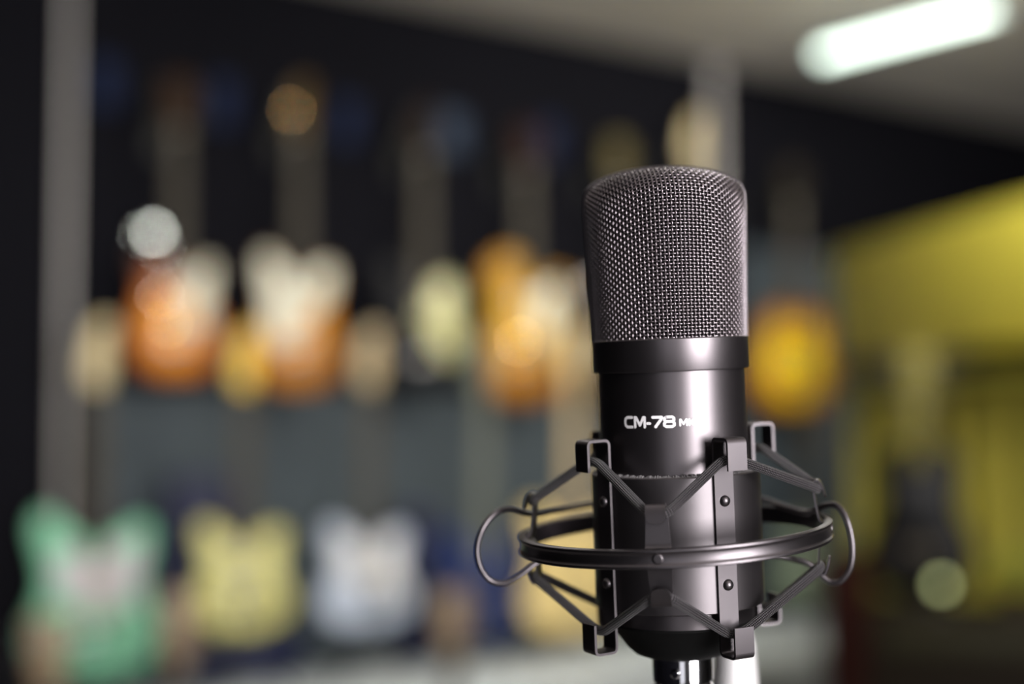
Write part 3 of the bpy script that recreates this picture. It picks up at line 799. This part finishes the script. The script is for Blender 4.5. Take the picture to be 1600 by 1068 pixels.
# blue gear boxes and cases on the bench
BOXB = mat('blue_box_card', (.005, .009, .05), .5)
for (px, py, b, d, lb, nm, cat) in ((305, 870, .16, (.20, .14, .52), 'tall navy gig bag leaning on the wall between the green and yellow guitars', 'gig_bag', 'bag'),
                         (402, 1012, .14, (.26, .14, .15), 'low navy box on the bench below the yellow guitar', 'storage_box', 'box'),
                         (650, 880, .14, (.12, .12, .40), 'narrow navy gig bag behind the white guitar', 'gig_bag', 'bag')):
    p = at_b(px, py, b)
    top = p.z + d[2] / 2
    t_ = thing(nm, lb, cat, loc=(p.x, p.y, bz), rz=RZ)
    m = MB(1); m.box((0, 0, (top - bz) / 2), (d[0], d[1], top - bz), bev=.02); m.build('shell', BOXB, t_)
    m = MB(1); m.tube(catmull([(-.05, -d[1] / 2, top - bz - .06), (-.04, -d[1] / 2 - .03, top - bz - .05), (.04, -d[1] / 2 - .03, top - bz - .05), (.05, -d[1] / 2, top - bz - .06)], 4), .006, n=8); m.build('handle', STANDM, t_)
p = at_b(1400, 1045, .6)
tag_box = thing('storage_box', 'pale blue-grey box at the right end of the white bench', 'box', loc=(p.x - .12, p.y, bz), rz=RZ)
m = MB(1); m.box((0, 0, .05), (.26, .18, .10), bev=.008); m.build('shell', mat('pale_blue_box', (.42, .52, .54), .5), tag_box)
m = MB(1); m.box((0, 0, .108), (.27, .19, .018), bev=.005); m.build('lid', MATS['pale_blue_box'], tag_box)
# added foil discs tilted at the lamps, standing in for highlights on the guitars
GLINTM = mat('silver_glint', (.80, .88, .88), .08, 1.)
def add_glint(px, py, b, size, lb, lamp, m_=GLINTM):
    p = at_b(px, py, b)
    h = ((Vector((0, 0, EYE)) - p).normalized() + (lamp - p).normalized()).normalized()
    o = MB(1); o.lathe([(size * .9, -.001), (size, -.0005), (size, .0005), (size * .9, .001)], n=24)
    ob = o.build('glint_disc', m_, smooth=30); ob.location = p
    ob.rotation_euler = h.to_track_quat('Z', 'Y').to_euler()
    tag(ob, lb, 'tag', 'added discs for highlights on the guitars')
GLINTO = mat('gold_glint', (.95, .62, .28), .08, 1.)
GLINTP = mat('rose_glint', (.85, .72, .62), .08, 1.)
add_glint(240, 362, .23, .021, 'bright added silver glint disc over the sunburst guitar, the topmost one', LP[1])
add_glint(222, 366, .24, .011, 'small added silver glint disc at the shoulder of the sunburst guitar', LP[1])
add_glint(252, 388, .23, .011, 'added silver glint disc just under the topmost one', LP[1])
add_glint(250, 462, .23, .014, 'added rose-coloured glint disc in the middle of the sunburst guitar', LP[1], GLINTP)
add_glint(263, 506, .23, .014, 'added gold glint disc low on the sunburst guitar body', LP[1], GLINTO)
add_glint(812, 532, .30, .019, 'added gold glint disc on the honey-orange guitar body', LP[2], GLINTO)
add_glint(455, 172, .23, .004, 'added gold glint disc on the amber headstock', LP[1], GLINTO)

# ================================================================== YELLOW DISPLAY ON THE RIGHT
YEL = mat('yellow_display_paint', (.66, .58, .07), .45, noise=(3, .06))
YEL2 = mat('olive_yellow_board', (.34, .31, .04), .5, noise=(3, .1))
DK = mat('dark_brown_board', (.009, .006, .003), .7, spec=.1)
fa = Vector((1.30, 5.48, 0)); dr = Vector((.2025, -1, 0)).normalized(); 
yz = math.atan2(-dr.y, -dr.x) # local -x points... see frame below
YM = Matrix.Translation(fa) @ Matrix(((dr.x, -dr.y * -1, 0, 0), (dr.y, dr.x * 1, 0, 0), (0, 0, 1, 0), (0, 0, 0, 1)))
YM = Matrix.Translation(fa) @ Matrix.Rotation(math.atan2(dr.y, dr.x), 4, 'Z')   # local x towards camera, local -y = picture left (visible face)
disp = thing('display_stand', 'tall yellow shop display with shelf, at the right edge', 'display stand', M=YM)
LEN = 2.3
def ybox(name, x0, x1, y0, y1, z0, z1, m_, par=disp, bev=.004):
    o = MB(1); o.box(((x0 + x1) / 2, (y0 + y1) / 2, (z0 + z1) / 2), (x1 - x0, y1 - y0, z1 - z0), bev=bev); return o.build(name, m_, par)
def face_x(px):
    """distance along the display where a pixel column meets its face"""
    t = (px - 800) / F
    # fa + dr*s : x = t*y
    return (t * fa.y - fa.x) / (dr.x - t * dr.y)
def face_z(px, py):
    s_ = face_x(px); y = fa.y + dr.y * s_
    return at_y(px, py, y).z
zt = face_z(1330, 392); zs = face_z(1400, 594); print('disp', zt, zs, face_x(1440), face_z(1440, 830))
ybox('back_board', 0, LEN, .02, .06, 0, zs, YEL2)
ybox('header_board', 0, LEN, -.06, .06, zs + .09, zt, YEL)
ybox('shelf_board', 0, LEN, -.16, .02, zs - .02, zs, YEL2)
ybox('gap_shade_board', 0, LEN, .02, .06, zs, zs + .09, DK)  # dark colour stands in for the shade in the gap under the header
for s_ in (.02, 1.1, 2.2): ybox('upright', s_, s_ + .05, -.005, .02, 0, zs - .02, YEL)
for s_, w_ in ((.28, .14), (.78, .22)): ybox('yellow_panel', s_ - .1, s_ + w_, .0, .02, .9, zs - .06, YEL)
def on_disp(name, lb, cat, px, py, off, group=None):
    s_ = face_x(px)
    p = YM @ Vector((s_, off, 0)); return s_, Vector((p.x, p.y, face_z(px, py)))
for k, (px, w_, lb) in enumerate(((1372, .17, 'black effects box at the far end of the yellow display shelf'), (1420, .10, 'black effects box next to the far one on the yellow shelf'), (1530, .15, 'dark brown effects box nearest the right edge on the yellow shelf'))):
    s_ = face_x(px); p = YM @ Vector((s_, -.07, zs))
    t_ = thing('effects_box', lb, 'effects box', group='dark boxes on the yellow shelf', loc=p, rz=math.atan2(dr.y, dr.x))
    m = MB(1); m.box((0, 0, .04), (w_, .11, .078), bev=.005); m.build('case', mat('dark_case%d' % (k // 2), (.008, .006, .003), .7, spec=.1), t_)
    for q in (-1, 0, 1): put('control_knob', shared(KNOB, knobm, 'control_knob', PEG), t_, (q * w_ * .3, -.055, .05))
# brown cabinet, plant and a small amplifier with an added glowing glint bead
cp_ = at_y(1545, 950, 3.80)
am = thing('guitar_amplifier', 'dark brown guitar amplifier under an added green glint bead, bottom right', 'amplifier', loc=(cp_.x, cp_.y, 0), rz=-R(12))
H_ = cp_.z
m = MB(1); m.box((0, 0, H_ / 2), (.62, .34, H_), bev=.02); m.build('cabinet', DK, am)
m = MB(1); m.box((0, -.175, H_ * .42), (.54, .012, H_ * .7), bev=.004); m.build('speaker_grille', mat('brown_grille_cloth', (.012, .009, .005), .9, spec=.1), am)
m = MB(1); m.box((0, -.175, H_ - .06), (.56, .014, .07), bev=.004); pn_ = m.build('control_panel', mat('olive_panel', (.02, .018, .006), .6, spec=.2), am)
OLN = mat('olive_neck', (.16, .14, .03), .5, spec=.2)
up_ = at_y(1440, 945, 3.88)
def small_guitar():
    b0 = Vector((up_.x, up_.y, H_ + .035))
    q = guitar('ukulele', 'black ukulele standing upright on the brown amplifier before the yellow display', 0, base=b0, total=.68, body_m=BLACKG, outline='round', bw=.285, bl=.40, bt=.06, head_m=OLN, neck_m=OLN, board_m=OLN, sound=True, cat='ukulele')
    q.rotation_euler = (0, 0, -R(16))
    t_ = thing('ukulele_stand', 'small black stand holding the ukulele on the amplifier', 'stand', loc=(up_.x, up_.y, H_), rz=-R(16))
    m = MB(1); m.tube([(0, .03, .01), (0, .03, .16)], .005, n=8); m.build('upright', BLACKP, t_)
    m = MB(1); m.box((0, 0, .006), (.12, .12, .01), bev=.002); m.build('base', BLACKP, t_)
    for sg in (-1, 1):
        m = MB(1); m.tube(catmull([(0, .03, .02), (sg * .04, 0, .022), (sg * .05, -.05, .022), (sg * .05, -.095, .026), (sg * .05, -.1, .045)], 4), .005, n=8); m.build('cradle_arm', BLACKP, t_)
small_guitar()
GLINTG = mat('green_glint_glow', (.5, .7, .3), .4, emit=3.6, tint=(.54, .56, .26))  # made to glow in place of a greenish glint; no real lamp
lp_ = at_y(1471, 913, 3.72)
m = MB(1); m.tube([(0, 0, 0), (0, 0, .055)], .006, n=8)
il = thing('green_glint', 'little glowing bead added as a green glint above the brown amplifier', 'glint', loc=(lp_.x, lp_.y, H_), rz=0)
m = MB(1); m.lathe([(.03, 0), (.03, .006), (.006, .012), (.006, lp_.z - H_ - .012), (.010, lp_.z - H_ - .008)], n=20); m.build('base', BLACKP, il)
m = MB(1); m.lathe([(.001, -.014), (.008, -.012), (.013, -.005), (.014, 0), (.013, .005), (.008, .012), (.001, .014)], n=20, c=(0, 0, lp_.z - H_)); m.build('glint_bead', GLINTG, il, smooth=80)
# olive leafed plant in a pot
pp_ = at_y(1590, 880, 3.74)
pl = thing('potted_plant', 'yellow-green potted plant on the brown amplifier at the right edge', 'plant', loc=(pp_.x, pp_.y, H_), rz=0)
m = MB(1); m.lathe([(.028, 0), (.036, .05), (.038, .052), (.034, .05), (.001, .045)], n=24); m.build('pot', mat('dark_pot', (.05, .035, .02), .6), pl)
m = MB(1)
LEAF = mat('olive_leaf', (.34, .36, .05), .45)
for k in range(70):
    a = random.random() * 2 * PI; el = random.uniform(-.2, 1.3); Ln = random.uniform(.05, .105)
    c0 = Vector((0, 0, .075)); d = Vector((math.cos(a) * math.cos(el), math.sin(a) * math.cos(el), math.sin(el)))
    s2 = d.cross(Vector((0, 0, 1))).normalized() * .016; up = s2.cross(d).normalized() * .008
    p0 = c0 + d * Ln * .35; p1 = c0 + d * Ln * .7 + up; p2 = c0 + d * Ln
    m.add([tuple(x) for x in (p0, p1 + s2, p2, p1 - s2, p1 - up * .9)], [(0, 1, 4), (1, 2, 4), (2, 3, 4), (3, 0, 4)])
fo = m.build('foliage', LEAF, pl, smooth=60); fo['kind'] = 'stuff'
# red bin between bench and display
rp = at_b(1322, 885, 1.3)
rb = thing('waste_bin', 'small dark red bin on the floor in front of the white bench', 'bin', loc=(rp.x, rp.y, 0), rz=RZ)
m = MB(1); zz = rp.z + .05; m.lathe([(.07, 0), (.085, zz), (.09, zz), (.08, zz - .01), (.065, .01)], n=32); m.build('bucket', mat('dark_red_plastic', (.022, .004, .003), .6, spec=.15), rb)
